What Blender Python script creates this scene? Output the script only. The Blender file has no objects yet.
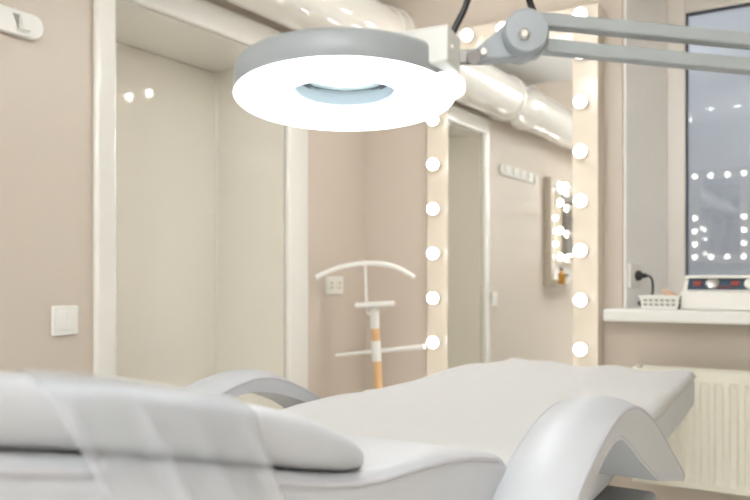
import bpy, bmesh, math, random
from mathutils import Vector, Matrix, noise
random.seed(4)
S = bpy.context.scene
COL = S.collection
H = 1.05                      # eye height
YAW = math.radians(32.2)
CY, SY = math.cos(YAW), math.sin(YAW)
def cam2room(x, d, z=0.0):    # metres to the right of, ahead of and above the eye
    return Vector((x*CY - d*SY, x*SY + d*CY, H + z))

# ------------------------------------------------------------------ materials
def mat(name, col, rough=.5, coat=0., metal=0., var=.03, scale=30., bump=0., bscale=200., spec=.5, emit=None, estr=0., sheen=0., coat_rough=.03):
    m = bpy.data.materials.new(name); m.use_nodes = True
    nt = m.node_tree; b = nt.nodes['Principled BSDF']
    b.inputs['Roughness'].default_value = rough
    b.inputs['Metallic'].default_value = metal
    b.inputs['Coat Weight'].default_value = coat
    b.inputs['Coat Roughness'].default_value = coat_rough
    b.inputs['Specular IOR Level'].default_value = spec
    b.inputs['Sheen Weight'].default_value = sheen
    tc = nt.nodes.new('ShaderNodeTexCoord')
    n = nt.nodes.new('ShaderNodeTexNoise'); n.inputs['Scale'].default_value = scale; n.inputs['Detail'].default_value = 3
    nt.links.new(tc.outputs['Object'], n.inputs['Vector'])
    r = nt.nodes.new('ShaderNodeMapRange')
    r.inputs['To Min'].default_value = 1 - var; r.inputs['To Max'].default_value = 1 + var
    nt.links.new(n.outputs['Fac'], r.inputs['Value'])
    mx = nt.nodes.new('ShaderNodeVectorMath'); mx.operation = 'SCALE'
    mx.inputs[0].default_value = col[:3]
    nt.links.new(r.outputs['Result'], mx.inputs['Scale'])
    nt.links.new(mx.outputs['Vector'], b.inputs['Base Color'])
    if bump:
        n2 = nt.nodes.new('ShaderNodeTexNoise'); n2.inputs['Scale'].default_value = bscale; n2.inputs['Detail'].default_value = 4
        nt.links.new(tc.outputs['Object'], n2.inputs['Vector'])
        bp = nt.nodes.new('ShaderNodeBump'); bp.inputs['Strength'].default_value = bump; bp.inputs['Distance'].default_value = .002
        nt.links.new(n2.outputs['Fac'], bp.inputs['Height']); nt.links.new(bp.outputs['Normal'], b.inputs['Normal'])
    if emit:
        b.inputs['Emission Color'].default_value = (*emit, 1); b.inputs['Emission Strength'].default_value = estr
    return m
def srgb(r, g, b):
    f = lambda c: (c/255/12.92 if c/255 <= .04045 else ((c/255+.055)/1.055)**2.4)
    return (f(r), f(g), f(b))
def glassmat(name, tint, ior=1.5, haze=0., refl=1.0):
    m = bpy.data.materials.new(name); m.use_nodes = True; nt = m.node_tree
    for n in list(nt.nodes):
        if n.type != 'OUTPUT_MATERIAL': nt.nodes.remove(n)
    out = nt.nodes['Material Output']
    t = nt.nodes.new('ShaderNodeBsdfTransparent'); t.inputs['Color'].default_value = (*tint, 1)
    g = nt.nodes.new('ShaderNodeBsdfGlossy'); g.inputs['Roughness'].default_value = .18 if haze else .01; g.inputs['Color'].default_value = (refl, refl, refl, 1)
    f = nt.nodes.new('ShaderNodeFresnel'); f.inputs['IOR'].default_value = ior
    mx = nt.nodes.new('ShaderNodeMixShader')
    nt.links.new(f.outputs[0], mx.inputs[0]); nt.links.new(t.outputs[0], mx.inputs[1]); nt.links.new(g.outputs[0], mx.inputs[2])
    last = mx
    if haze:
        d = nt.nodes.new('ShaderNodeBsdfDiffuse'); d.inputs['Color'].default_value = (.93, .95, .98, 1)
        m2 = nt.nodes.new('ShaderNodeMixShader'); m2.inputs[0].default_value = haze
        tl = nt.nodes.new('ShaderNodeBsdfTranslucent'); tl.inputs['Color'].default_value = (.95, .97, 1, 1)
        m3 = nt.nodes.new('ShaderNodeMixShader'); m3.inputs[0].default_value = .5
        nt.links.new(d.outputs[0], m3.inputs[1]); nt.links.new(tl.outputs[0], m3.inputs[2])
        nt.links.new(mx.outputs[0], m2.inputs[1]); nt.links.new(m3.outputs[0], m2.inputs[2]); last = m2
    nt.links.new(last.outputs[0], out.inputs['Surface'])
    return m

M = {}
M['wall']   = mat('beige wall paint', srgb(211, 199, 185), .42, var=.015, scale=4, bump=.04, bscale=300)
M['ceil']   = mat('white ceiling paint', (.93, .92, .90), .8, var=.01)
M['wallw']  = mat('white wall paint', (.86, .85, .83), .6, var=.01)
M['floor']  = mat('light floor', (.86, .85, .83), .35, var=.03, scale=8)
M['gloss']  = mat('glossy cream panel', srgb(238, 233, 221), .05, coat=.4, var=.01)
M['casing'] = mat('glossy white casing', srgb(238, 235, 228), .06, coat=.8, var=.008)
M['duct']   = mat('glossy white duct', srgb(240, 236, 228), .08, coat=.7, var=.01)
M['frame']  = mat('cream lacquer', srgb(213, 202, 185), .22, coat=.5, var=.02, scale=6, coat_rough=.06)
M['mirror'] = mat('silvered mirror', (.93, .93, .91), .0, metal=1., var=.002)
M['bulb']   = mat('lit bulb glass', (.9, .88, .85), .3, emit=(1, .98, .955), estr=10.)
M['white']  = mat('white plastic', srgb(238, 236, 230), .35, var=.01)
M['warmw']  = mat('warm white enamel', srgb(240, 236, 220), .3, coat=.2, var=.01)
M['plaster']= mat('white plaster reveal', srgb(243, 241, 238), .6, var=.015, bump=.03)
M['pvc']    = mat('window profile plastic', srgb(228, 222, 214), .3, var=.01)
M['rubber'] = mat('dark gasket rubber', (.05, .06, .08), .6, var=.1)
M['black']  = mat('black cable rubber', (.012, .012, .014), .45, var=.1)
M['wood']   = mat('honey beech wood', srgb(232, 188, 134), .4, coat=.2, var=.12, scale=14)
M['leather']= mat('white faux leather', (.555, .57, .595), .38, var=.015, bump=.06, bscale=500)
M['pipe']   = mat('grey piping', (.52, .52, .55), .5, var=.02)
M['sheet']  = mat('white nonwoven sheet', (.66, .655, .645), .75, var=.02, bump=.15, bscale=120, sheen=.1)
M['grey']   = mat('grey painted metal', srgb(150, 153, 155), .4, var=.03)
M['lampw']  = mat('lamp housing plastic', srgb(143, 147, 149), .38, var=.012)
M['lampb']  = mat('lamp block plastic', srgb(205, 205, 200), .4, var=.01)
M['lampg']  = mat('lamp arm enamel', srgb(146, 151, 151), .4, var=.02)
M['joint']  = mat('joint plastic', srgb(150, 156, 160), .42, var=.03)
M['steel']  = mat('brushed steel', (.62, .60, .57), .28, metal=1., var=.08)
M['dsteel'] = mat('dark hinge steel', (.30, .29, .28), .35, metal=.8, var=.1)
M['ring']   = mat('lit ring diffuser', (.9, .92, .95), .4, emit=(.90, .95, 1.0), estr=2.8)
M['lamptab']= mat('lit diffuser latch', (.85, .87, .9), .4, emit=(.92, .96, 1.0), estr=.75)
M['paleblue']= mat('pale blue lens well', srgb(208, 226, 236), .4, var=.01)
M['navy']   = mat('navy control panel', srgb(62, 84, 104), .35, var=.04)
M['red']    = mat('red button', srgb(150, 66, 58), .4, var=.05)
M['peach']  = mat('peach sponge', srgb(226, 190, 164), .8, var=.08, scale=60, bump=.3)
M['pink']   = mat('dusty pink cloth', srgb(206, 178, 172), .8, var=.05)
M['amber']  = mat('amber bottle plastic', srgb(205, 150, 60), .25, var=.05)
M['dark']   = mat('dark slot', (.12, .115, .11), .6, var=.05)
M['slot']   = mat('grey slot', (.40, .38, .36), .6, var=.05)
M['panel']  = mat('lit ceiling diffuser', (.9, .9, .9), .5, emit=(.925, .97, 1.0), estr=8.2)
M['glass']  = glassmat('window glass', (.97, .98, .985), 1.5)
M['lens']   = glassmat('magnifier lens', (.93, .97, .96), 1.35)
M['film']   = glassmat('clear plastic film', (.99, .995, 1.), 1.18, haze=.30, refl=.8)

# ------------------------------------------------------------------ helpers
ORG = {}                        # world origin of every object (no rotated parents carry world-built parts)
def setp(o, label=None, cat=None, group=None, kind=None):
    if label: o['label'] = label
    if cat: o['category'] = cat
    if group: o['group'] = group
    if kind: o['kind'] = kind
    return o
def empty(name, loc, label=None, cat=None, group=None, kind=None, rz=0.):
    o = bpy.data.objects.new(name, None); COL.objects.link(o)
    o.location = loc; o.rotation_euler.z = rz; o.empty_display_size = .05
    ORG[o] = Vector(loc) if not rz else None
    return setp(o, label, cat, group, kind)
def obj(name, bm, m, parent=None, smooth=True, local=False, bevel=0., seg=3, label=None, angle=40, subsurf=0):
    bmesh.ops.recalc_face_normals(bm, faces=bm.faces)
    if smooth:
        lim = math.radians(angle)
        for f in bm.faces: f.smooth = True
        for e in bm.edges:
            if len(e.link_faces) == 2 and e.calc_face_angle(0) > lim: e.smooth = False
    off = Vector((0, 0, 0))
    if not local:
        if parent is not None: off = ORG[parent]
        else:
            vs = [v.co for v in bm.verts]
            off = Vector(((min(v.x for v in vs)+max(v.x for v in vs))/2, (min(v.y for v in vs)+max(v.y for v in vs))/2, min(v.z for v in vs)))
        bmesh.ops.translate(bm, verts=bm.verts, vec=-off)
    me = bpy.data.meshes.new(name); bm.to_mesh(me); bm.free()
    me.materials.append(m)
    o = bpy.data.objects.new(name, me); COL.objects.link(o)
    if parent is not None:
        o.parent = parent; ORG[o] = ORG.get(parent)
    else:
        o.location = off; ORG[o] = off
    if bevel:
        b = o.modifiers.new('bevel', 'BEVEL'); b.width = bevel; b.segments = seg; b.limit_method = 'ANGLE'; b.angle_limit = math.radians(35)
        b.harden_normals = False
    if subsurf:
        s = o.modifiers.new('sub', 'SUBSURF'); s.levels = subsurf; s.render_levels = subsurf
    if label: o['label'] = label
    return o
def B(): return bmesh.new()
def box(bm, x0, x1, y0, y1, z0, z1, mtx=None):
    v = [bm.verts.new(p) for p in [(x0,y0,z0),(x1,y0,z0),(x1,y1,z0),(x0,y1,z0),(x0,y0,z1),(x1,y0,z1),(x1,y1,z1),(x0,y1,z1)]]
    for f in [(0,3,2,1),(4,5,6,7),(0,1,5,4),(1,2,6,5),(2,3,7,6),(3,0,4,7)]: bm.faces.new([v[i] for i in f])
    if mtx is not None: bmesh.ops.transform(bm, matrix=mtx, verts=v)
    return bm
def prism(bm, pts, a0, a1, axis='z', mtx=None):
    """polygon extruded along an axis; pts are the two other coordinates in order"""
    def P(p, a):
        return {'z': (p[0], p[1], a), 'x': (a, p[0], p[1]), 'y': (p[0], a, p[1])}[axis]
    A = [bm.verts.new(P(p, a0)) for p in pts]; C = [bm.verts.new(P(p, a1)) for p in pts]
    n = len(pts)
    bm.faces.new(A); bm.faces.new(C[::-1])
    for i in range(n): bm.faces.new([A[i], C[i], C[(i+1) % n], A[(i+1) % n]])
    if mtx is not None: bmesh.ops.transform(bm, matrix=mtx, verts=A+C)
    return bm
def frame_at(d):
    d = Vector(d).normalized(); up = Vector((0,0,1)) if abs(d.z) < .95 else Vector((1,0,0))
    a = d.cross(up).normalized(); return a, a.cross(d).normalized()
def tube(bm, pts, r, n=12, cap=True):
    pts = [Vector(p) for p in pts]; rings = []
    rr = r if isinstance(r, (list, tuple)) else [r]*len(pts)
    a = None
    for i, p in enumerate(pts):
        d = (pts[min(i+1, len(pts)-1)] - pts[max(i-1, 0)]).normalized()
        if a is None: a, b = frame_at(d)
        else:
            a = (a - d*a.dot(d)).normalized(); b = a.cross(d)
        rings.append([bm.verts.new(p + (a*math.cos(t) + b*math.sin(t))*rr[i]) for t in [2*math.pi*k/n for k in range(n)]])
    for q, w in zip(rings, rings[1:]):
        for k in range(n): bm.faces.new([q[k], q[(k+1) % n], w[(k+1) % n], w[k]])
    if cap: bm.faces.new(rings[0][::-1]); bm.faces.new(rings[-1])
    return bm
def loft_n(secs):
    bm = bmesh.new(); rows = [[bm.verts.new((x, *p)) for p in pr] for x, pr in secs]; n = len(rows[0])
    bm.faces.new(rows[0]); bm.faces.new(rows[-1][::-1])
    for A, C in zip(rows, rows[1:]):
        for i in range(n): bm.faces.new([A[i], C[i], C[(i+1) % n], A[(i+1) % n]])
    return bm
def lathe(bm, prof, n=32, mtx=None, closed=False):
    """prof: (radius, height) pairs around z"""
    rings = []; new = []
    for r, z in prof:
        if r < 1e-6: v = bm.verts.new((0,0,z)); rings.append([v]*n); new.append(v)
        else:
            q = [bm.verts.new((r*math.cos(2*math.pi*k/n), r*math.sin(2*math.pi*k/n), z)) for k in range(n)]
            rings.append(q); new += q
    pairs = list(zip(rings, rings[1:])) + ([(rings[-1], rings[0])] if closed else [])
    for q, w in pairs:
        for k in range(n):
            f = []
            for v in (q[k], q[(k+1) % n], w[(k+1) % n], w[k]):
                if v not in f: f.append(v)
            if len(f) > 2: bm.faces.new(f)
    if not closed:
        for q in (rings[0], rings[-1]):
            if q[0] is not q[1]: bm.faces.new(q)
    if mtx is not None: bmesh.ops.transform(bm, matrix=mtx, verts=new)
    return bm
def cyl(bm, p, q, r, n=20): return tube(bm, [p, q], r, n)
def spline(pts, k=8):
    pts = [Vector(p) for p in pts]; out = []
    for i in range(len(pts)-1):
        p0, p1, p2, p3 = pts[max(i-1,0)], pts[i], pts[i+1], pts[min(i+2, len(pts)-1)]
        for j in range(k):
            t = j/k
            out.append(.5*((2*p1) + (p2-p0)*t + (2*p0-5*p1+4*p2-p3)*t*t + (3*p1-p0-3*p2+p3)*t**3))
    out.append(pts[-1]); return out
def interp(tab, y):
    if y <= tab[0][0]: return tab[0][1]
    for (a, u), (b, v) in zip(tab, tab[1:]):
        if y <= b:
            t = (y-a)/(b-a); t = t*t*(3-2*t) if False else t
            return u + (v-u)*t
    return tab[-1][1]
def rrect(w, zt, zb, r, n=6):
    """closed ring (x, z) of a rounded rectangle, x from -w to w"""
    pts = []
    for cx, cz, a0 in ((w-r, zt-r, 0), (-w+r, zt-r, 90), (-w+r, zb+r, 180), (w-r, zb+r, 270)):
        for i in range(n+1):
            a = math.radians(a0 + 90*i/n); pts.append((cx + r*math.cos(a), cz + r*math.sin(a)))
    return pts
def cushion(bm, y0, y1, xc, wf, tf, bf, r, n=40, er=None):
    """padded slab along y with rounded ends: half-width, top and bottom as functions of y"""
    er = er or r; ys = []
    for i in range(6): a = math.radians(90*i/6); ys.append((y0 + er*(1-math.sin(a)) if False else y0 + er*(1-math.cos(math.radians(90*i/6))), er*(1-math.sin(math.radians(90*i/6)))))
    m = n
    for i in range(m+1): ys.append((y0+er + (y1-y0-2*er)*i/m, 0))
    for i in range(5, -1, -1): ys.append((y1 - er*(1-math.cos(math.radians(90*i/6))), er*(1-math.sin(math.radians(90*i/6)))))
    rings = []
    for y, ins in ys:
        w = wf(y)-ins; zt = tf(y)-ins; zb = bf(y)+ins
        rr = max(.002, min(r - ins*.9, (zt-zb)/2-.001))
        X = xc(y) if callable(xc) else xc
        rings.append([bm.verts.new((X+x, y, z)) for x, z in rrect(w, zt, zb, rr)])
    k = len(rings[0])
    for q, w in zip(rings, rings[1:]):
        for i in range(k): bm.faces.new([q[i], q[(i+1) % k], w[(i+1) % k], w[i]])
    bm.faces.new(rings[0]); bm.faces.new(rings[-1])
    return bm

XL, YB = -1.893, 2.93          # the two walls in view
CA, CB = H+1.26, H+1.6         # dropped ceiling and ceiling
YS = .87
XR, YF = 1.6, -2.0
# ------------------------------------------------------------------ room shell
setp(obj('floor', box(B(), XL-.4, XR+.1, YF-.1, YB+.35, -.1, 0), M['floor'], smooth=False), kind='structure')
b = B(); box(b, XL-.4, XR+.1, YS, YB+.35, CA, CB+.1); box(b, XL-.4, XR+.1, YF-.1, YS, CB, CB+.1)
setp(obj('ceiling', b, M['ceil'], smooth=False), kind='structure')
D0, D1, DZ, XD = 1.548, 2.375, H+.854, -2.245      # recess
b = B()
box(b, XL-.4, XL, YF-.1, D0, 0, CB); box(b, XL-.4, XL, D1, YB, 0, CB); box(b, XL-.4, XL, D0, D1, DZ, CB)
setp(obj('wall_left', b, M['wall'], smooth=False), kind='structure')
WX0, WX1, WY, WZ0, WZ1 = -.771, .62, 3.235, H-.143, H+1.13
b = B()
prism(b, [(XL-.4, YB), (WX0, YB), (WX0+.088, YB+.32), (XL-.4, YB+.32)], 0, CB)
box(b, WX1, XR+.1, YB, YB+.32, 0, CB)
prism(b, [(WX0, YB), (WX1, YB), (WX1, YB+.32), (WX0+.088, YB+.32)], 0, WZ0)
prism(b, [(WX0, YB), (WX1, YB), (WX1, YB+.32), (WX0+.088, YB+.32)], WZ1, CB)
setp(obj('wall_back', b, M['wall'], smooth=False), kind='structure')
setp(obj('wall_right', box(B(), XR, XR+.1, YF, YB, 0, CB), M['wall'], smooth=False), kind='structure')
setp(obj('wall_front', box(B(), XL-.4, XR+.1, YF-.1, YF, 0, CB), M['wallw'], smooth=False), kind='structure')
# white plaster lining of the splayed reveal
b = B()
prism(b, [(WX0+.003, YB+.012), (WX0+.012, YB+.012), (WX0+.088+.012, YB+.29), (WX0+.080, YB+.29)], WZ0+.04, WZ1)
setp(obj('trim_1', b, M['plaster'], smooth=False), kind='structure')

# recessed doorway: door slab, jamb lining, soffit, rounded glossy casing
door = setp(empty('door_1', (XD, (D0+D1)/2, 0)), kind='structure')
b = box(B(), XD-.04, XD, D0+.011, D1-.021, .002, DZ-.0145)
obj('door_slab', b, M['gloss'], door, bevel=.004)
b = B(); box(b, XD-.04, XL-.005, D1-.02, D1+.004, 0, DZ); box(b, XD-.04, XL-.005, D0-.004, D0+.012, 0, DZ)
obj('jamb_lining', b, M['gloss'], door, smooth=False)
obj('jamb_head', box(B(), XD-.04, XL-.005, D0, D1, DZ-.014, DZ+.004), M['casing'], door, smooth=False)
obj('corner_bead', tube(B(), [(XD+.004, D1-.024, 0), (XD+.004, D1-.024, DZ-.014)], .007, 10), M['gloss'], door)
b = B(); x1 = XL+.022
box(b, XL-.004, x1, 1.477, D0+.004, 0, DZ+.088); box(b, XL-.004, x1, D1-.018, 2.488, 0, DZ+.088)
obj('casing', b, M['casing'], door, bevel=.014, seg=6)
obj('head_casing', box(B(), XL-.004, x1-.001, D0-.01, D1+.01, DZ-.012, DZ+.087), M['casing'], door, bevel=.014, seg=6)

# ------------------------------------------------------------------ window
win = setp(empty('window_1', (0, WY, WZ0)), kind='structure')
def ring(bm, x0, x1, z0, z1, t, y0, y1):
    box(bm, x0, x0+t, y0, y1, z0, z1); box(bm, x1-t, x1, y0, y1, z0, z1)
    box(bm, x0+t, x1-t, y0, y1, z0, z0+t); box(bm, x0+t, x1-t, y0, y1, z1-t, z1)
    return bm
wx0, wx1, wz0, wz1 = -.690, .60, H-.09, H+1.125
obj('window_frame', ring(B(), wx0, wx1, wz0, wz1, .035, WY, WY+.06), M['pvc'], win, bevel=.003)
obj('sash', ring(B(), wx0+.019, wx1-.019, wz0+.019, wz1-.022, .067, WY-.018, WY+.045), M['pvc'], win, bevel=.005)
gx0, gx1, gz0, gz1 = wx0+.086, wx1-.086, wz0+.086, wz1-.089
obj('gasket', ring(B(), gx0-.001, gx1+.001, gz0-.001, gz1+.001, .007, WY-.006, WY+.01), M['rubber'], win, smooth=False)
b = B(); box(b, gx0, gx1, WY+.004, WY+.008, gz0, gz1); box(b, gx0, gx1, WY+.022, WY+.026, gz0, gz1)
obj('glass', b, M['glass'], win, smooth=False)
b = B(); cyl(b, (wx0+.012, WY-.016, H+.985), (wx0+.012, WY-.016, H+1.085), .009)
obj('hinge', b, M['pvc'], win)
obj('window_sill', box(B(), -.797, WX1+.02, 2.775, WY+.02, H-.1026-.042, H-.1026), M['white'], win, bevel=.006)

# ------------------------------------------------------------------ ventilation duct along the left wall
r_ = .122; zc = H+1.042; xc_ = XL+.128
dct = empty('ventilation_duct', (xc_, YB, zc-r_), 'glossy white round duct running under the ceiling above the recessed doorway', 'duct')
b = B(); tube(b, [(xc_, YF+.005, zc), (xc_, 1.2, zc)], r_, 40); tube(b, [(xc_, 1.5, zc), (xc_, YB-.003, zc)], r_, 40)
obj('duct_pipe', b, M['duct'], dct)
b = B(); pr = [(1.17, r_+.001), (1.175, r_+.008), (1.20, r_+.010), (1.215, r_+.004), (1.49, r_+.004), (1.505, r_+.010), (1.53, r_+.008), (1.535, r_+.001)]
tube(b, [(xc_, y, zc) for y, q in pr], [q for y, q in pr], 40)
obj('duct_collar', b, M['duct'], dct)
b = B(); pr = [(YB-.10, r_+.001), (YB-.095, r_+.007), (YB-.03, r_+.007), (YB-.025, r_+.014), (YB-.003, r_+.014)]
tube(b, [(xc_, y, zc) for y, q in pr], [q for y, q in pr], 40)
obj('wall_collar', b, M['duct'], dct)

# ------------------------------------------------------------------ lit mirrors
BULB = None
def bulb(parent, x, y, z):
    """bulb facing -y, centre at (x, y, z)"""
    global BULB
    if BULB is None:
        R = .0228; pr = [(0, R)]
        for i in range(1, 15):
            a = math.radians(104)*i/14; pr.append((R*math.sin(a), R*math.cos(a)))
        o = obj('light_bulb', lathe(B(), pr, 24, Matrix.Rotation(math.pi/2, 4, 'X')), M['bulb'], parent, local=True, angle=60)
        pr = [(R*.985*math.sin(math.radians(a)), R*.985*math.cos(math.radians(a))) for a in (103, 112, 122, 132)] + [(.0165, -R*1.0), (.0165, -R*1.55), (0, -R*1.55)]
        s = obj('lamp_holder', lathe(B(), pr, 24, Matrix.Rotation(math.pi/2, 4, 'X')), M['white'], o, local=True, angle=50)
        BULB = (o, s); o.location = (x, y, z); return o
    o = BULB[0].copy(); COL.objects.link(o); o.parent = parent; o.location = (x, y, z)
    s = BULB[1].copy(); COL.objects.link(s); s.parent = o
    return o
def lit_mirror(root, W, Hh, col, dep, bulbs, ztop=None):
    """local: x along the wall, wall at y=0, room towards -y, z up from the base"""
    t = col; f = B()
    y0, y1 = -dep, -.001
    box(f, -W/2, -W/2+t, y0, y1, 0, Hh); box(f, W/2-t, W/2, y0, y1, 0, Hh)
    zt = ztop if ztop is not None else t
    box(f, -W/2+t, W/2-t, y0, y1, Hh-zt, Hh); box(f, -W/2+t, W/2-t, y0, y1, 0, t)
    obj('frame', f, M['frame'], root, local=True, bevel=.002, seg=2)
    obj('mirror_glass', box(B(), -W/2+t, W/2-t, -dep+.003, -dep+.011, t, Hh-zt), M['mirror'], root, smooth=False, local=True)
    obj('backing_board', box(B(), -W/2+t, W/2-t, -dep+.031, -.004, t, Hh-zt), M['frame'], root, smooth=False, local=True)
    for x, z in bulbs: bulb(root, x, -dep-.0275*1.5, z)
# main mirror on the back wall
mx0, mx1 = -1.543, -.836
mz0, mz1 = H-.70, H+1.010
van = empty('vanity_mirror', ((mx0+mx1)/2, YB, mz0), 'tall cream framed mirror with rows of lit round bulbs on the back wall', 'mirror', 'lit dressing mirrors')
cxm = (mx0+mx1)/2
bl = []
for z in (.965, .8285, .6485, .4680, .288, .1075, -.073, -.252, -.43, -.61):
    for x in (-1.494, -.889): bl.append((x-cxm, H+z-mz0))
for k in (1, 2, 3): bl.append((-1.494 + .151*k - cxm, H+.965-mz0))
lit_mirror(van, mx1-mx0, mz1-mz0, .096, .078, bl, .092)
# smaller lit mirror on the left wall, seen in the big mirror
sm = empty('wall_mirror', (XL, .25, H-.045), 'small lit mirror with a bottom shelf, seen reflected in the tall mirror', 'mirror', 'lit dressing mirrors', rz=math.pi/2)
W2, H2 = .54, .75
lit_mirror(sm, W2, H2, .05, .05, [(s*.215, z) for s in (1, -1) for z in (.69, .575, .385, .205)] + [(s*.10, .70) for s in (1, -1)], .05)
obj('shelf', box(B(), -W2/2, W2/2, -.15, -.051, .0, .018), M['frame'], sm, local=True, bevel=.002)
bt = empty('lotion_bottle', (XL+.105, .47, H-.045+.018), 'amber bottle on the shelf of the small reflected mirror', 'bottle')
obj('bottle_body', lathe(B(), [(.0, 0), (.021, 0), (.023, .004), (.023, .07), (.010, .085), (.010, .092), (0, .092)], 24), M['amber'], bt, local=True)
obj('cap', lathe(B(), [(0, .092), (.012, .092), (.012, .112), (0, .112)], 20), M['dark'], bt, local=True)
bt = empty('cream_jar', (XL+.10, .40, H-.045+.018), 'white jar on the shelf of the small reflected mirror', 'jar')
obj('jar_body', lathe(B(), [(.0, 0), (.028, 0), (.03, .005), (.03, .05), (0, .05)], 24), M['white'], bt, local=True)
obj('lid', lathe(B(), [(0, .05), (.031, .05), (.031, .068), (0, .068)], 24), M['dark'], bt, local=True)
# lit mirror on the wall behind the viewer, seen in the window glass
fm = empty('salon_mirror', (-1.26, YF, H+.16), 'bulb-lit mirror behind the viewer, seen reflected in the window glass', 'mirror', 'lit dressing mirrors', rz=math.pi)
bl = [(s*.225, z) for s in (1, -1) for z in (.07, .20, .33, .46, .88)] + [(x, z) for x in (-.075, .075) for z in (.07, .88)]
lit_mirror(fm, .55, .95, .095, .06, bl, .095)

# ------------------------------------------------------------------ ceiling downlights, and pendants added out of view as fill light
def fill_pendant(x, y, z, s, gap, label):  # unseen hanging lamp, added to brighten walls, ceiling and recess
    e = empty('added_fill_lamp', (x, y, z), label, 'added fill lamp', 'added fill lamps')
    h = s/2
    obj('diffuser', box(B(), -h, h, -h, h, -gap-.05, -gap), M['panel'], e, local=True, bevel=.006)
    b = B(); box(b, -h-.006, -h-.001, -h-.006, h+.006, -gap-.03, -gap-.02); box(b, h+.001, h+.006, -h-.006, h+.006, -gap-.03, -gap-.02)
    box(b, -h-.001, h+.001, -h-.006, -h-.001, -gap-.03, -gap-.02); box(b, -h-.001, h+.001, h+.001, h+.006, -gap-.03, -gap-.02)
    obj('frame_band', b, M['white'], e, smooth=False, local=True)
    obj('ceiling_rose', lathe(B(), [(0, -.001), (.06, -.001), (.06, -.02), (0, -.025)], 32), M['white'], e, local=True)
    obj('suspension_rod', cyl(B(), (0, 0, -gap+.001), (0, 0, -.02), .005, 10), M['steel'], e, local=True)
fill_pendant(.30, -1.3, CB, .92, .40, 'large square fill lamp added out of view under the high ceiling behind the viewer')
fill_pendant(-1.01, 1.9, CA, .30, .31, 'small square fill lamp added out of view under the low ceiling over the couch')

for x, lab in ((-1.25, 'round white ceiling downlight nearer the doorway wall, reflected in the window glass'), (-1.02, 'round white ceiling downlight nearer the large added fill lamp, reflected in the window glass')):
    e = empty('downlight', (x, -1.35, CB), lab, 'downlight', 'ceiling downlights')
    obj('trim_ring', lathe(B(), [(.036, -.001), (.055, -.001), (.055, -.006), (.036, -.010)], 32, closed=True), M['white'], e, local=True)
    obj('diffuser', lathe(B(), [(0, -.002), (.036, -.002), (.036, -.007), (0, -.007)], 32), M['panel'], e, local=True)

# ------------------------------------------------------------------ switch, socket, coat rack on the left wall
def bevbox(name, m, parent, *a, bevel=.003, **k): return obj(name, box(B(), *a), m, parent, bevel=bevel, **k)
y0, z0 = 1.383, H-.112
sw = empty('light_switch', (XL, y0, z0-.04), 'white square double light switch left of the recessed doorway', 'switch')
bevbox('plate', M['white'], sw, XL+.001, XL+.011, y0-.041, y0+.041, z0-.041, z0+.041)
bevbox('inner_rim', M['white'], sw, XL+.008, XL+.0125, y0-.028, y0+.028, z0-.028, z0+.028, bevel=.001)
for s in (-1, 1):
    bevbox('rocker', M['white'], sw, XL+.009, XL+.0155, y0+(.0255 if s > 0 else .0005)-.025, y0+(.0255 if s > 0 else .0005)-.001, z0-.025, z0+.025, bevel=.002)
y0, z0 = 2.677, H-.022
so = empty('wall_socket', (XL, y0, z0-.04), 'white double wall socket between the doorway and the corner', 'socket')
bevbox('plate', M['white'], so, XL+.001, XL+.012, y0-.060, y0+.060, z0-.037, z0+.037)
for s in (-1, 1):
    o = obj('outlet', lathe(B(), [(0, 0), (.021, 0), (.023, .002), (.023, .004), (0, .004)], 24, Matrix.Translation((XL+.010, y0+s*.029, z0)) @ Matrix.Rotation(math.pi/2, 4, 'Y')), M['warmw'], so)
    b = B(); 
    for q in (-1, 1): cyl(b, (XL+.0135, y0+s*.029, z0+q*.0095), (XL+.0148, y0+s*.029, z0+q*.0095), .004, 10)
    obj('pin_hole', b, M['dark'], o)
ya, yb, z0 = .69, 1.31, H+.671
cr = empty('coat_rail', (XL, (ya+yb)/2, z0-.033), 'white wall coat rail with fold-out hooks, high on the left wall', 'coat rail')
pts = []
for i in range(13): a = math.radians(-90+180*i/12); pts.append((yb-.033+.033*math.cos(a), z0+.033*math.sin(a)))
for i in range(13): a = math.radians(90+180*i/12); pts.append((ya+.033+.033*math.cos(a), z0+.033*math.sin(a)))
b = prism(B(), pts, XL+.001, XL+.020, 'x')
obj('rack_board', b, M['white'], cr, bevel=.004)
for k in range(5):
    y = yb-.062 - k*.125
    h = obj('hook', prism(B(), [(XL+.019, z0+.026), (XL+.026, z0+.026), (XL+.034, z0-.018), (XL+.028, z0-.022), (XL+.019, z0-.006)], y-.012, y+.014, 'y'), M['white'], cr, bevel=.0015)
    obj('hook_shadow', prism(B(), [(y-.031, z0+.020), (y-.012, z0+.020), (y-.014, z0-.018)], XL+.0195, XL+.0208, 'x'), M['slot'], h, smooth=False)  # grey triangle laid on the board as the shadow in the hook notch

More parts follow.
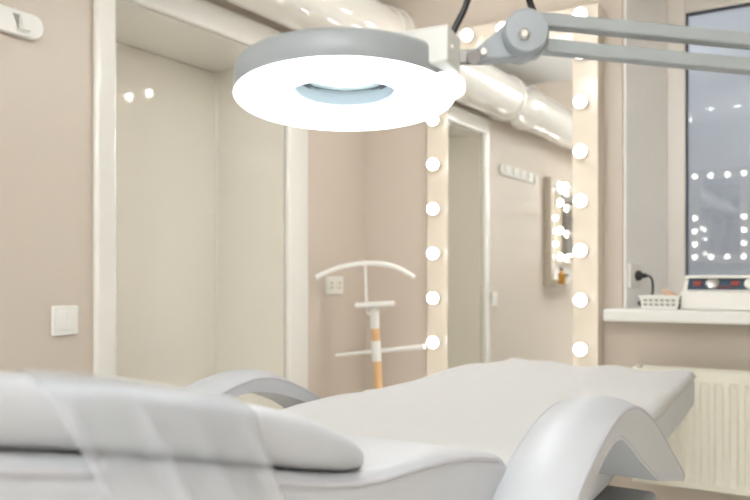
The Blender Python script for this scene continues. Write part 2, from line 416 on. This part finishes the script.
# ------------------------------------------------------------------ radiator
rx0, rx1, ry0, ry1, rz0, rz1 = -.698, .40, 2.79, 2.885, H-.700, H-.303
ra = empty('radiator', ((rx0+rx1)/2, ry1, rz0), 'white ribbed panel radiator on the wall below the window sill', 'radiator')
b = B(); nx, rows = 430, [0, .006, .012, .02, .03, .35, .44, .5, .56]
hgt = rz1-.035-rz0-.02
zs = [0, .004, .010, .018, .028, .5*hgt, hgt-.028, hgt-.018, hgt-.010, hgt-.004, hgt]
ev = [0, .15, .45, .8, 1, 1, 1, .8, .45, .15, 0]
per = .0445; grid = []
X0, X1 = rx0+.012, rx1-.012
for z, e in zip(zs, ev):
    row = []
    for i in range(nx+1):
        x = X0 + (X1-X0)*i/nx
        ph = ((x-X0) % per)/per
        w = min(1, max(0, (abs(ph-.5)-.16)/.14)); w = w*w*(3-2*w)
        edge = min(1, (x-X0)/.02, (X1-x)/.02)
        row.append(b.verts.new((x, ry0 + .010*w*e*max(0, edge) , rz0+.02+z)))
    grid.append(row)
for q, w in zip(grid, grid[1:]):
    for i in range(nx): b.faces.new([q[i], q[i+1], w[i+1], w[i]])
box(b, X0, X1, ry0+.012, ry0+.02, rz0+.02, rz1-.035)
obj('front_panel', b, M['warmw'], ra, angle=50)
obj('rear_panel', box(B(), X0, X1, ry1-.02, ry1, rz0+.02, rz1-.02), M['warmw'], ra, smooth=False)
b = B(); box(b, rx0+.002, rx1-.002, ry0-.001, ry0+.004, rz1-.036, rz1); box(b, rx0+.002, rx1-.002, ry1-.004, ry1, rz1-.036, rz1)
n = 60
for i in range(n): x = rx0+.01+(rx1-rx0-.02)*i/(n-1); box(b, x-.003, x+.003, ry0+.003, ry1-.003, rz1-.022, rz1-.016)
obj('top_grille', b, M['warmw'], ra, smooth=False)
obj('bottom_rail', box(B(), rx0+.002, rx1-.002, ry0, ry0+.006, rz0, rz0+.021), M['warmw'], ra, bevel=.002)
for x in (rx0, rx1-.012): obj('side_cover', box(B(), x, x+.012, ry0-.002, ry1, rz0, rz1+.001), M['warmw'], ra, bevel=.003)
for x in (rx0+.15, rx1-.15): obj('wall_bracket', box(B(), x-.015, x+.015, ry1-.001, YB-.001, rz0+.06, rz1-.06), M['white'], ra, smooth=False)

# ------------------------------------------------------------------ clothes valet stand in the corner
VD = 3.2; VK = VD/3.0
vp = cam2room(.004, VD); vx, vy = vp.x, vp.y
va = empty('valet_stand', (vx, vy, 0), 'white and wood clothes valet stand with curved hanger, in the corner', 'valet stand')
def L(u, z, d=0.): k = (VD+d)/3.0; return cam2room((.004+u)*k, VD+d, z*k)
def bar_profile(bm, pts, w, t): 
    return tube(bm, pts, w, 12)
b = B()
cyl(b, L(.012, -.46), L(.002, -.247), .0165); cyl(b, L(0.0, -.232), L(-.004, -.17), .0165)
cyl(b, L(.012, -.46), (vx, vy, .03), .0165)
obj('pole', b, M['wood'], va, angle=30)
b = B(); cyl(b, L(.003, -.31), L(-.001, -.232), .0195)
obj('bar_connector', b, M['white'], va)
b = B(); cyl(b, L(-.004, -.185), L(-.006, -.105), .0185)
obj('top_connector', b, M['white'], va)
pts = spline([L(-.232, .008, -.10), L(-.20, .024, -.08), L(-.13, .05, -.04), L(-.04, .064), L(.03, .060), L(.09, .042), L(.145, .010, -.02)], 6)
b = B(); tube(b, pts, [.007]+[.010]*(len(pts)-2)+[.0085], 12)
for v in b.verts: pass
obj('hanger', b, M['white'], va)
b = B(); tube(b, spline([L(-.042, .06), L(-.04, 0), L(-.036, -.09), L(-.030, -.125), L(-.012, -.135)], 6), .0065, 10)
obj('hanger_stem', b, M['white'], va)
b = B(); m4 = Matrix.Translation(L(-.005, -.093)) @ Matrix.Rotation(YAW, 4, 'Z') @ Matrix.Rotation(math.radians(-3), 4, 'Y')
box(b, -.082, .082, -.055, .055, -.009, .009, m4)
obj('tray', b, M['white'], va, bevel=.006)
b = B(); tube(b, [L(-.155, -.288, .0), L(.0, -.272), L(.185, -.255, -.06)], [.006, .008, .0105], 12)
obj('trouser_bar', b, M['white'], va)
b = B(); lathe(b, [(0, .001), (.15, .001), (.155, .008), (.15, .02), (.03, .03), (0, .03)], 40, Matrix.Translation((vx, vy, 0)))
obj('base', b, M['white'], va)

# ------------------------------------------------------------------ things on the window sill
zs_ = H-.1026
dv = empty('beauty_device', (-.33, 2.98, zs_), 'white box-shaped beauty device with navy control panel on the sill', 'device')
b = prism(B(), [(2.872, zs_+.001), (3.10, zs_+.001), (3.10, zs_+.108), (2.945, zs_+.108), (2.912, zs_+.067), (2.880, zs_+.062)], -.556, -.10, 'x')
obj('casing', b, M['white'], dv, bevel=.004)
dvs = math.atan2(.041, .033)
pm = Matrix.Translation((0, 2.9285-.001, zs_+.0875+.001)) @ Matrix.Rotation(dvs, 4, 'X')
obj('control_panel', box(B(), -.540, -.115, -.0235, .0235, -.002, .0015, pm), M['navy'], dv, smooth=False)
obj('top_lid', box(B(), -.553, -.103, 2.930, 3.10, zs_+.1075, zs_+.119), M['white'], dv, bevel=.004)
obj('dial', lathe(B(), [(0, .012), (.010, .012), (.0215, .008), (.0235, .002), (.0235, 0), (0, 0)], 28, pm @ Matrix.Translation((-.459, 0, .0015))), M['steel'], dv)
obj('dial', lathe(B(), [(0, .012), (.010, .012), (.0215, .008), (.0235, .002), (.0235, 0), (0, 0)], 28, pm @ Matrix.Translation((-.337, 0, .0015))), M['white'], dv)
for x, w in ((-.508, .014), (-.388, .013), (-.28, .013)):
    obj('button', box(B(), x-w, x+w, -.012, .010, .001, .007, pm), M['red'], dv, bevel=.002)
for x in (-.43, -.408): obj('indicator', box(B(), x-.008, x+.006, -.02, -.013, .001, .003, pm), M['red'], dv, smooth=False)

# perforated basket with sponge and folded cloth
bc = cam2room(.99, 2.72); bx, by = -.622, 2.905
bk = empty('storage_basket', (bx, by, zs_), 'small white slotted plastic basket on the sill beside the device', 'basket')
b = B(); w, d, hh = .066, .055, .046
def wallring(bm, w0, d0, z0, w1, d1, z1, t=.003):
    o0 = [bm.verts.new((bx+x*w0, by+y*d0, z0)) for x, y in ((-1,-1),(1,-1),(1,1),(-1,1))]
    o1 = [bm.verts.new((bx+x*w1, by+y*d1, z1)) for x, y in ((-1,-1),(1,-1),(1,1),(-1,1))]
    i0 = [bm.verts.new((bx+x*(w0-t), by+y*(d0-t), z0+t)) for x, y in ((-1,-1),(1,-1),(1,1),(-1,1))]
    i1 = [bm.verts.new((bx+x*(w1-t), by+y*(d1-t), z1)) for x, y in ((-1,-1),(1,-1),(1,1),(-1,1))]
    for i in range(4):
        j = (i+1) % 4
        bm.faces.new([o0[i], o0[j], o1[j], o1[i]]); bm.faces.new([i0[j], i0[i], i1[i], i1[j]]); bm.faces.new([o1[i], o1[j], i1[j], i1[i]])
    bm.faces.new(o0[::-1]); bm.faces.new(i0)
wallring(b, w*.90, d*.90, zs_+.001, w, d, zs_+hh)
obj('basket_body', b, M['white'], bk, smooth=False)
obj('rim', ring(B(), bx-w-.004, bx+w+.004, by-d-.004, by+d+.004, .006, 0, .006), M['white'], bk) if False else None
b = B()
for (x0, x1, y0, y1) in ((bx-w-.004, bx+w+.004, by-d-.004, by-d+.002), (bx-w-.004, bx+w+.004, by+d-.002, by+d+.004), (bx-w-.004, bx-w+.002, by-d, by+d), (bx+w-.002, bx+w+.004, by-d, by+d)):
    box(b, x0, x1, y0, y1, zs_+hh-.004, zs_+hh+.003)
obj('rim', b, M['white'], bk, smooth=False)
b = B()
for k in range(6):
    x = bx-.047+k*.0188
    for zz in (.012, .027): 
        f = .9+.1*(zz+.005)/hh
        box(b, x-.0065, x+.0065, by-d*f-.0012, by-d*f+.001, zs_+zz, zs_+zz+.009)
for k in range(5):
    y = by-.036+k*.018
    for zz in (.012, .027):
        f = .9+.1*(zz+.005)/hh
        box(b, bx+w*f-.001, bx+w*f+.0012, y-.006, y+.006, zs_+zz, zs_+zz+.009)
obj('slots', b, M['slot'], bk, smooth=False)
b = B(); bmesh.ops.create_uvsphere(b, u_segments=20, v_segments=12, radius=1)
bmesh.ops.transform(b, matrix=Matrix.Translation((bx+.030, by-.005, zs_+.050)) @ Matrix.Rotation(.5, 4, 'Y') @ Matrix.Rotation(.3, 4, 'Z') @ Matrix.Diagonal((.036, .03, .012, 1)), verts=b.verts)
setp(obj('cosmetic_sponge', b, M['peach'], None), 'peach cosmetic sponge lying on top of the white basket', 'sponge')
b = box(B(), bx-.050, bx+.006, by-.035, by+.03, zs_+.030, zs_+.049)
setp(obj('folded_cloth', b, M['pink'], None, bevel=.008), 'dusty pink folded cloth inside the white basket', 'cloth')

# socket and plug on the reveal
ux, uy = .088, .32
n_ = Vector((uy, -ux, 0)).normalized(); t_ = Vector((ux, uy, 0)).normalized()
sc = Vector((WX0+.012, YB+.012, 0)) + t_*.055; sc.z = H+.016
mr = Matrix.Translation(sc) @ Matrix(((n_.x, t_.x, 0, 0), (n_.y, t_.y, 0, 0), (0, 0, 1, 0), (0, 0, 0, 1)))   # local x = out of the reveal
rs = empty('reveal_socket', sc - Vector((0, 0, .04)), 'white single socket on the plaster window reveal', 'socket')
obj('plate', box(B(), .0005, .010, -.04, .04, -.045, .045, mr), M['white'], rs, bevel=.003)
obj('outlet', lathe(B(), [(0, 0), (.02, 0), (.022, .002), (.022, .004), (0, .004)], 24, mr @ Matrix.Translation((.009, 0, 0)) @ Matrix.Rotation(math.pi/2, 4, 'Y')), M['warmw'], rs)
pl = empty('power_plug', sc + n_*.012, 'black plug and cable hanging from the window reveal down to the sill', 'plug')
b = lathe(B(), [(0, .0135), (.017, .0135), (.019, .016), (.018, .026), (.010, .034), (.008, .05), (0, .05)], 20, mr @ Matrix.Rotation(math.pi/2, 4, 'Y'))
obj('plug_body', b, M['black'], pl)
q = sc + n_*.05
pts = spline([q, q+n_*.018+Vector((0, 0, -.006)), q+n_*.026+Vector((0, 0, -.035)), q+n_*.022+Vector((0, -.01, -.075)), Vector((bx-.086, by+.02, zs_+.022)), Vector((bx-.085, by+.07, zs_+.007)), Vector((bx-.083, by+.14, zs_+.006)), Vector((bx-.055, 3.17, zs_+.006))], 8)
obj('cable', tube(B(), pts, .0042, 10), M['black'], pl)

# ------------------------------------------------------------------ treatment bed
XC = -.745
bed = empty('treatment_bed', (XC, 1.3, 0), 'white padded treatment couch with armrests in front of the mirror', 'couch')
seatw = [(1.0, .318), (1.60, .322), (1.68, .352), (1.80, .352), (2.2, .325), (2.55, .297)]
topz = [(.9, H-.283), (1.3, H-.290), (1.7, H-.288), (2.5, H-.283)]
b = cushion(B(), .985, 2.535, XC, lambda y: interp(seatw, y), lambda y: interp(topz, y)-.004, lambda y: interp(topz, y)-.105, .024, 60, .03)
obj('seat_cushion', b, M['leather'], bed, angle=60)
pts = []
for y in [1.66+.02*i for i in range(43)]: pts.append((XC+interp(seatw, y)-.004, y, interp(topz, y)-.014))
obj('seat_piping', tube(B(), pts, .0035, 8), M['pipe'], bed)
# box of the seat under the armrests
b = cushion(B(), .93, 1.60, XC, lambda y: .322, lambda y: H-.30, lambda y: H-.405 - .02*math.sin((y-.93)/.67*math.pi), .035, 24, .05)
obj('seat_base', b, M['leather'], bed, angle=60)
# back section, rising towards the head end
bt_ = [(-.25, H-.005), (.25, H-.095), (.35, H-.117), (.62, H-.187), (.72, H-.194), (.80, H-.197), (.90, H-.212), (1.0, H-.238), (1.04, H-.25)]
def btf(y): return interp([(p[0], p[1]) for p in bt_], y)
def sm_(f, y, h=.05): return (f(y-h)+2*f(y)+f(y+h))/4
b = cushion(B(), -.25, 1.005, XC, lambda y: .335, lambda y: sm_(btf, y), lambda y: sm_(btf, y)-.105, .022, 50, .03)
obj('back_cushion', b, M['leather'], bed, angle=60)
pts = [(XC+.335-.003, y, sm_(btf, y)-.010) for y in [-.22+.024*i for i in range(50)]]
obj('back_piping', tube(B(), pts, .0035, 8), M['pipe'], bed)
# head pad on the back section
pt_ = [(-.2, H+.048), (.20, H-.040), (.28, H-.057), (.35, H-.068), (.50, H-.103), (.58, H-.128), (.63, H-.154), (.70, H-.190)]
def ptf(y): return sm_(lambda q: interp(pt_, q), y, .03)
def pbf(y): return min(sm_(btf, y)+.002, ptf(y)-.022)
def pwf(y): 
    t = min(1, max(0, (y-.61)/.07)); return .332 - .055*(1-math.sqrt(1-t*t))
b = cushion(B(), -.18, .690, XC, pwf, ptf, pbf, .020, 50, .02)
obj('head_pad', b, M['leather'], bed, angle=60)
# armrests
top = [(.80, -.420), (.86, -.345), (.955, -.270), (1.072, -.217), (1.16, -.196), (1.22, -.194), (1.285, -.206), (1.378, -.243), (1.49, -.305), (1.595, -.364), (1.612, -.378), (1.604, -.387)]
bot = [(1.595, -.3875), (1.50, -.366), (1.40, -.345), (1.385, -.339), (1.29, -.296), (1.20, -.250), (1.15, -.231), (1.09, -.238), (1.02, -.268), (.955, -.312), (.90, -.365), (.86, -.42)]
tops = [(p.x, p.y) for p in spline([(y, z, 0) for y, z in top], 5)]
bin_ = [(1.590, -.379), (1.56, -.372), (1.48, -.336), (1.385, -.276), (1.28, -.238), (1.20, -.222), (1.15, -.221), (1.09, -.236), (1.02, -.268), (.955, -.312), (.90, -.365), (.86, -.42)]
bins = [(p.x, p.y) for p in spline([(y, z, 0) for y, z in bin_], 5)]
bots = [(p.x, p.y) for p in spline([(y, z, 0) for y, z in bot], 5)]
for s in (1, -1):
    xa = XC + s*.385; hw = .055
    dy, dz = (0, 0) if s > 0 else (.055, -.012)      # the arms are set slightly differently
    low = bots if s > 0 else bins                 # the arm nearer the window has the deep front pad
    def prof_at(q):
        return [(y+dy, H+dz+z+.015*(1-q*q)*min(1, max(0, (1.58-y)/.2))) for y, z in tops] + [(y+dy, H+dz+z) for y, z in low]
    a = obj('armrest', loft_n([(xa+q*hw, prof_at(q)) for q in (-1, -.8, -.55, -.28, 0, .28, .55, .8, 1)]), M['leather'], bed, bevel=.012, seg=4, angle=50)
    for q in (1, -1):
        pts = [(xa+q*(hw-.002), y+dy, H+dz+z-.001) for y, z in tops]
        obj('armrest_piping', tube(B(), pts, .0032, 8), M['pipe'], a)
    pts = [(xa+s*(hw-.001), y+dy, H+dz+z+.006) for y, z in low[12:-22]]
    obj('armrest_seam', tube(B(), pts, .0018, 6), M['pipe'], a)
    obj('armrest_mount', box(B(), xa-s*.055-.012, xa-s*.055+.012, .80, .90, H-.43, H-.36), M['grey'], bed, bevel=.004)
# chassis
obj('chassis_rail', box(B(), XC-.20, XC+.20, .25, 2.2, H-.50, H-.435), M['grey'], bed, bevel=.01)
obj('leg_support', box(B(), XC+.12, XC+.365, 1.42, 1.745, H-.51, H-.450), M['grey'], bed, bevel=.018, seg=5)
obj('column', box(B(), XC-.14, XC+.14, 1.0, 1.45, .12, H-.50), M['leather'], bed, bevel=.02)
obj('foot', box(B(), XC-.26, XC+.26, .72, 1.95, .001, .121), M['leather'], bed, bevel=.03)
obj('back_strut', box(B(), XC-.15, XC+.15, .10, .60, H-.46, H-.24), M['grey'], bed, bevel=.01)

# nonwoven sheet over the seat
b = B(); nx, ny = 70, 120; rows = []
def sheet_pt(u, v):
    y = 1.03 + v*(2.535-1.03)
    w = interp(seatw, y) + .002
    if v > .93: w += 0
    x = XC + u*w
    z = interp(topz, y) + .002
    c = abs(u)
    z -= max(.014*max(0, (c-.93)/.07)**2, .014*max(0, (v-.975)/.025)**2)
    f = noise.noise(Vector((x*5, y*2.2, 1.3)))*.006 + noise.noise(Vector((x*14+y*5, y*7, 4.1)))*.0028
    f += .010*math.exp(-((u+.93)/.10)**2)*(.6+.6*math.sin(y*9+1)) + .012*math.exp(-((u+.9)/.14)**2-((v-.985)/.03)**2)
    f += .006*math.exp(-((v-.97)/.02)**2)*math.sin(u*9)
    env = min(1, (1-c)/.05+.25)
    return (x, y, z + max(0., .006+f)*env)
for j in range(ny+1): rows.append([b.verts.new(sheet_pt(-1+2*i/nx, j/ny)) for i in range(nx+1)])
for q, w in zip(rows, rows[1:]):
    for i in range(nx): b.faces.new([q[i], q[i+1], w[i+1], w[i]])
o = setp(obj('bed_sheet', b, M['sheet'], None, angle=80), 'white disposable sheet spread wrinkled over the couch seat', 'sheet')
so_ = o.modifiers.new('thick', 'SOLIDIFY'); so_.thickness = .0012; so_.offset = 1

# clear plastic cover hanging over the side of the head pad
b = B(); rows = []; nu, nv = 90, 40
def film_pt(u, v):
    t0 = max(0, (v-.18)/.82)
    y = (.285+.05*t0) + u*(.19-.055*t0)
    zt = ptf(y)
    x0 = XC + pwf(y)
    if v < .18:                                  # lies on top of the pad
        t = v/.18; return (x0-.07+.066*t, y, zt+.004 - .006*max(0, t-.7)/.3)
    t = (v-.18)/.82
    zb = sm_(btf, y)-.115
    z = zt-.004 + (zb-zt)*t
    s = y - .045*t
    fold = 0
    for c, a, w in ((.290, .010, .008), (.352, .010, .007), (.40, .004, .010), (.455, .006, .008)):
        fold += a*math.exp(-((s-c)/w)**2)
    out = .005 + fold*min(1, t*4) + .075*t*t**.3 + .003*noise.noise(Vector((y*18, z*14, 2)))
    if x0 + out < XC+.335+.006 and z < sm_(btf, y)+.02: out = XC+.335+.007-x0 + fold*.6
    return (x0+out, y, z)
for j in range(nv+1): rows.append([b.verts.new(film_pt(i/nu, j/nv)) for i in range(nu+1)])
for q, w in zip(rows, rows[1:]):
    for i in range(nu): b.faces.new([q[i], q[i+1], w[i+1], w[i]])
setp(obj('plastic_cover', b, M['film'], None, angle=80), 'clear plastic cover draped with folds over the head pad of the couch', 'cover')

# ------------------------------------------------------------------ magnifier lamp
hc = cam2room(-.0325, .85, .1955)
lamp = empty('magnifier_lamp', (*cam2room(.62, .85).xy, 0), 'white ring magnifier lamp on a hinged arm above the couch', 'lamp')
tau = math.radians(5.5)
ML = Matrix.Translation(hc) @ Matrix.Rotation(YAW, 4, 'Z') @ Matrix.Rotation(-tau, 4, 'X')
R = .1195; hh = .034
pr = [(R-.002, .001), (R, .004), (R, hh-.008), (R-.003, hh-.003), (R-.010, hh), (.068, hh+.003), (.060, hh+.002), (.058, hh-.003), (.058, .013), (R-.01, .004)]
obj('housing', lathe(B(), pr, 96, ML, closed=True), M['lampw'], lamp, angle=45)
pr = [(R-.0005, .0008), (R-.002, -.0008), (R-.008, -.002), (.09, -.004), (.072, -.0035), (.066, -.001), (.0568, .010), (.0568, .012), (.06, .0125), (R-.003, .005)]
obj('ring_diffuser', lathe(B(), pr, 96, ML, closed=True), M['ring'], lamp, angle=70)
pr = [(.0565, .011), (.0565, .030), (.0535, .030), (.0535, .011)]
obj('lens_well', lathe(B(), pr, 72, ML, closed=True), M['paleblue'], lamp)
pr = [(.0, .0305), (.025, .0295), (.053, .0255), (.053, .0235), (.025, .0195), (0, .0185)]
obj('lens', lathe(B(), pr, 64, ML), M['lens'], lamp)
MB_ = ML @ Matrix.Rotation(math.radians(-25), 4, 'Z')
pts = [(.085, -.027)] + [(.108+.027*math.cos(math.radians(a)), .027*math.sin(math.radians(a))) for a in range(-90, 91, 10)] + [(.085, .027)]
obj('diffuser_latch', prism(B(), pts, -.011, .006, 'z', MB_), M['lamptab'], lamp, bevel=.006, seg=5)
obj('bracket_block', box(B(), .076, .132, -.040, .0, .008, .046, MB_), M['lampb'], lamp, bevel=.003)
o = obj('block_screw', lathe(B(), [(0, .002), (.003, .002), (.004, 0), (0, 0)], 14, MB_ @ Matrix.Translation((.132, -.026, .026)) @ Matrix.Rotation(math.pi/2, 4, 'Y')), M['steel'], lamp)
def Q(px, py, d=.85): return cam2room((px-375)/785*d, d, (280-py)/785*d)
RY = Matrix.Rotation(YAW, 4, 'Z')
def at(px, py, d=.85): return Matrix.Translation(Q(px, py, d)) @ RY
# hinge knuckle
b = B(); box(b, -.012, .006, -.006, .006, -.0075, .0065, at(468, 57, .84)); cyl(b, Q(474, 57, .828), Q(474, 57, .852), .0085)
obj('hinge_knuckle', b, M['dsteel'], lamp, bevel=.0015)
pts = []; k = .85/785
for px, py in ((462, 62), (476, 50), (503, 27), (512, 16), (536, 16), (548, 30), (546, 50), (538, 58), (500, 62), (480, 63)): pts.append(((px-505)*k, (40-py)*k))
obj('joint_plate', prism(B(), pts, -.012, .012, 'y', at(505, 40, .85)), M['joint'], lamp, bevel=.003)
o = obj('joint_screw', lathe(B(), [(0, .003), (.0035, .003), (.0048, 0), (0, 0)], 14, at(483, 52, .838) @ Matrix.Rotation(math.pi/2, 4, 'X')), M['steel'], lamp)
kn = obj('joint_knob', lathe(B(), [(0, -.034), (.022, -.034), (.0235, -.031), (.0245, .008), (.0235, .0155), (.0215, .0175), (.006, .0185), (0, .0185)], 48, at(524, 35, .84) @ Matrix.Rotation(math.pi/2, 4, 'X')), M['joint'], lamp)
obj('knob_screw', lathe(B(), [(0, .004), (.0035, .004), (.0058, .0015), (.0058, -.001), (0, -.001)], 16, at(524, 34, .8205) @ Matrix.Rotation(math.pi/2, 4, 'X')), M['steel'], kn)
sl = math.atan2(20, 205)
for (px, py) in ((536, 20.5), (536, 46)):
    mm = at(px, py, .85) @ Matrix.Rotation(sl, 4, 'Y')
    obj('arm_bar', box(B(), 0, .465, -.009, .009, -.0072, .0072, mm), M['lampg'], lamp, bevel=.002)
pe = at(536, 33, .85) @ Matrix.Rotation(sl, 4, 'Y') @ Matrix.Translation((.468, 0, 0))
obj('elbow_joint', lathe(B(), [(0, -.018), (.03, -.018), (.032, -.015), (.032, .015), (.03, .018), (0, .018)], 40, pe @ Matrix.Rotation(math.pi/2, 4, 'X')), M['joint'], lamp)
pp = pe.translation
b = B(); cyl(b, (pp.x, pp.y, .05), (pp.x, pp.y, pp.z-.025), .014, 24)
obj('stand_pole', b, M['lampg'], lamp)
obj('stand_base', lathe(B(), [(0, .001), (.19, .001), (.195, .01), (.18, .035), (.03, .06), (0, .06)], 48, Matrix.Translation((pp.x, pp.y, 0))), M['lampw'], lamp)
pts = spline([Q(452, 35, .82), Q(457, 24, .82), Q(464, 10, .82), Q(472, -10, .825), Q(490, -34, .84), Q(512, -30, .86), Q(526, -8, .87), Q(531, 5, .875), Q(536, 17, .875)], 8)
obj('cable', tube(B(), pts, .0036, 10), M['black'], lamp)

# ------------------------------------------------------------------ world, camera, render look
w = bpy.data.worlds.new('dusk'); S.world = w; w.use_nodes = True
nt = w.node_tree; bg = nt.nodes['Background']
tc = nt.nodes.new('ShaderNodeTexCoord'); sp = nt.nodes.new('ShaderNodeSeparateXYZ'); rp = nt.nodes.new('ShaderNodeValToRGB')
nt.links.new(tc.outputs['Generated'], sp.inputs[0]); nt.links.new(sp.outputs['Z'], rp.inputs['Fac'])
rp.color_ramp.elements[0].position = 0.; rp.color_ramp.elements[0].color = (.17, .18, .20, 1)
rp.color_ramp.elements[1].position = .35; rp.color_ramp.elements[1].color = (.32, .335, .37, 1)
nt.links.new(rp.outputs['Color'], bg.inputs['Color']); bg.inputs['Strength'].default_value = 1.0

cd = bpy.data.cameras.new('camera'); co = bpy.data.objects.new('camera', cd); COL.objects.link(co)
co.location = (0, 0, H); co.rotation_euler = (math.pi/2, 0, YAW)
cd.sensor_width = 36; cd.lens = 785/750*36; cd.shift_y = 30/750; cd.clip_start = .02
cd.dof.use_dof = True; cd.dof.focus_distance = 1.25; cd.dof.aperture_fstop = 5.0
S.camera = co
S.view_settings.view_transform = 'Standard'; S.view_settings.look = 'None'
S.view_settings.exposure = 0.72; S.view_settings.gamma = 1; S.view_settings.use_curve_mapping = False
S.cycles.use_denoising = True
S.cycles.max_bounces = 10; S.cycles.diffuse_bounces = 6; S.cycles.glossy_bounces = 6; S.cycles.transparent_max_bounces = 16
S.cycles.sample_clamp_indirect = 6
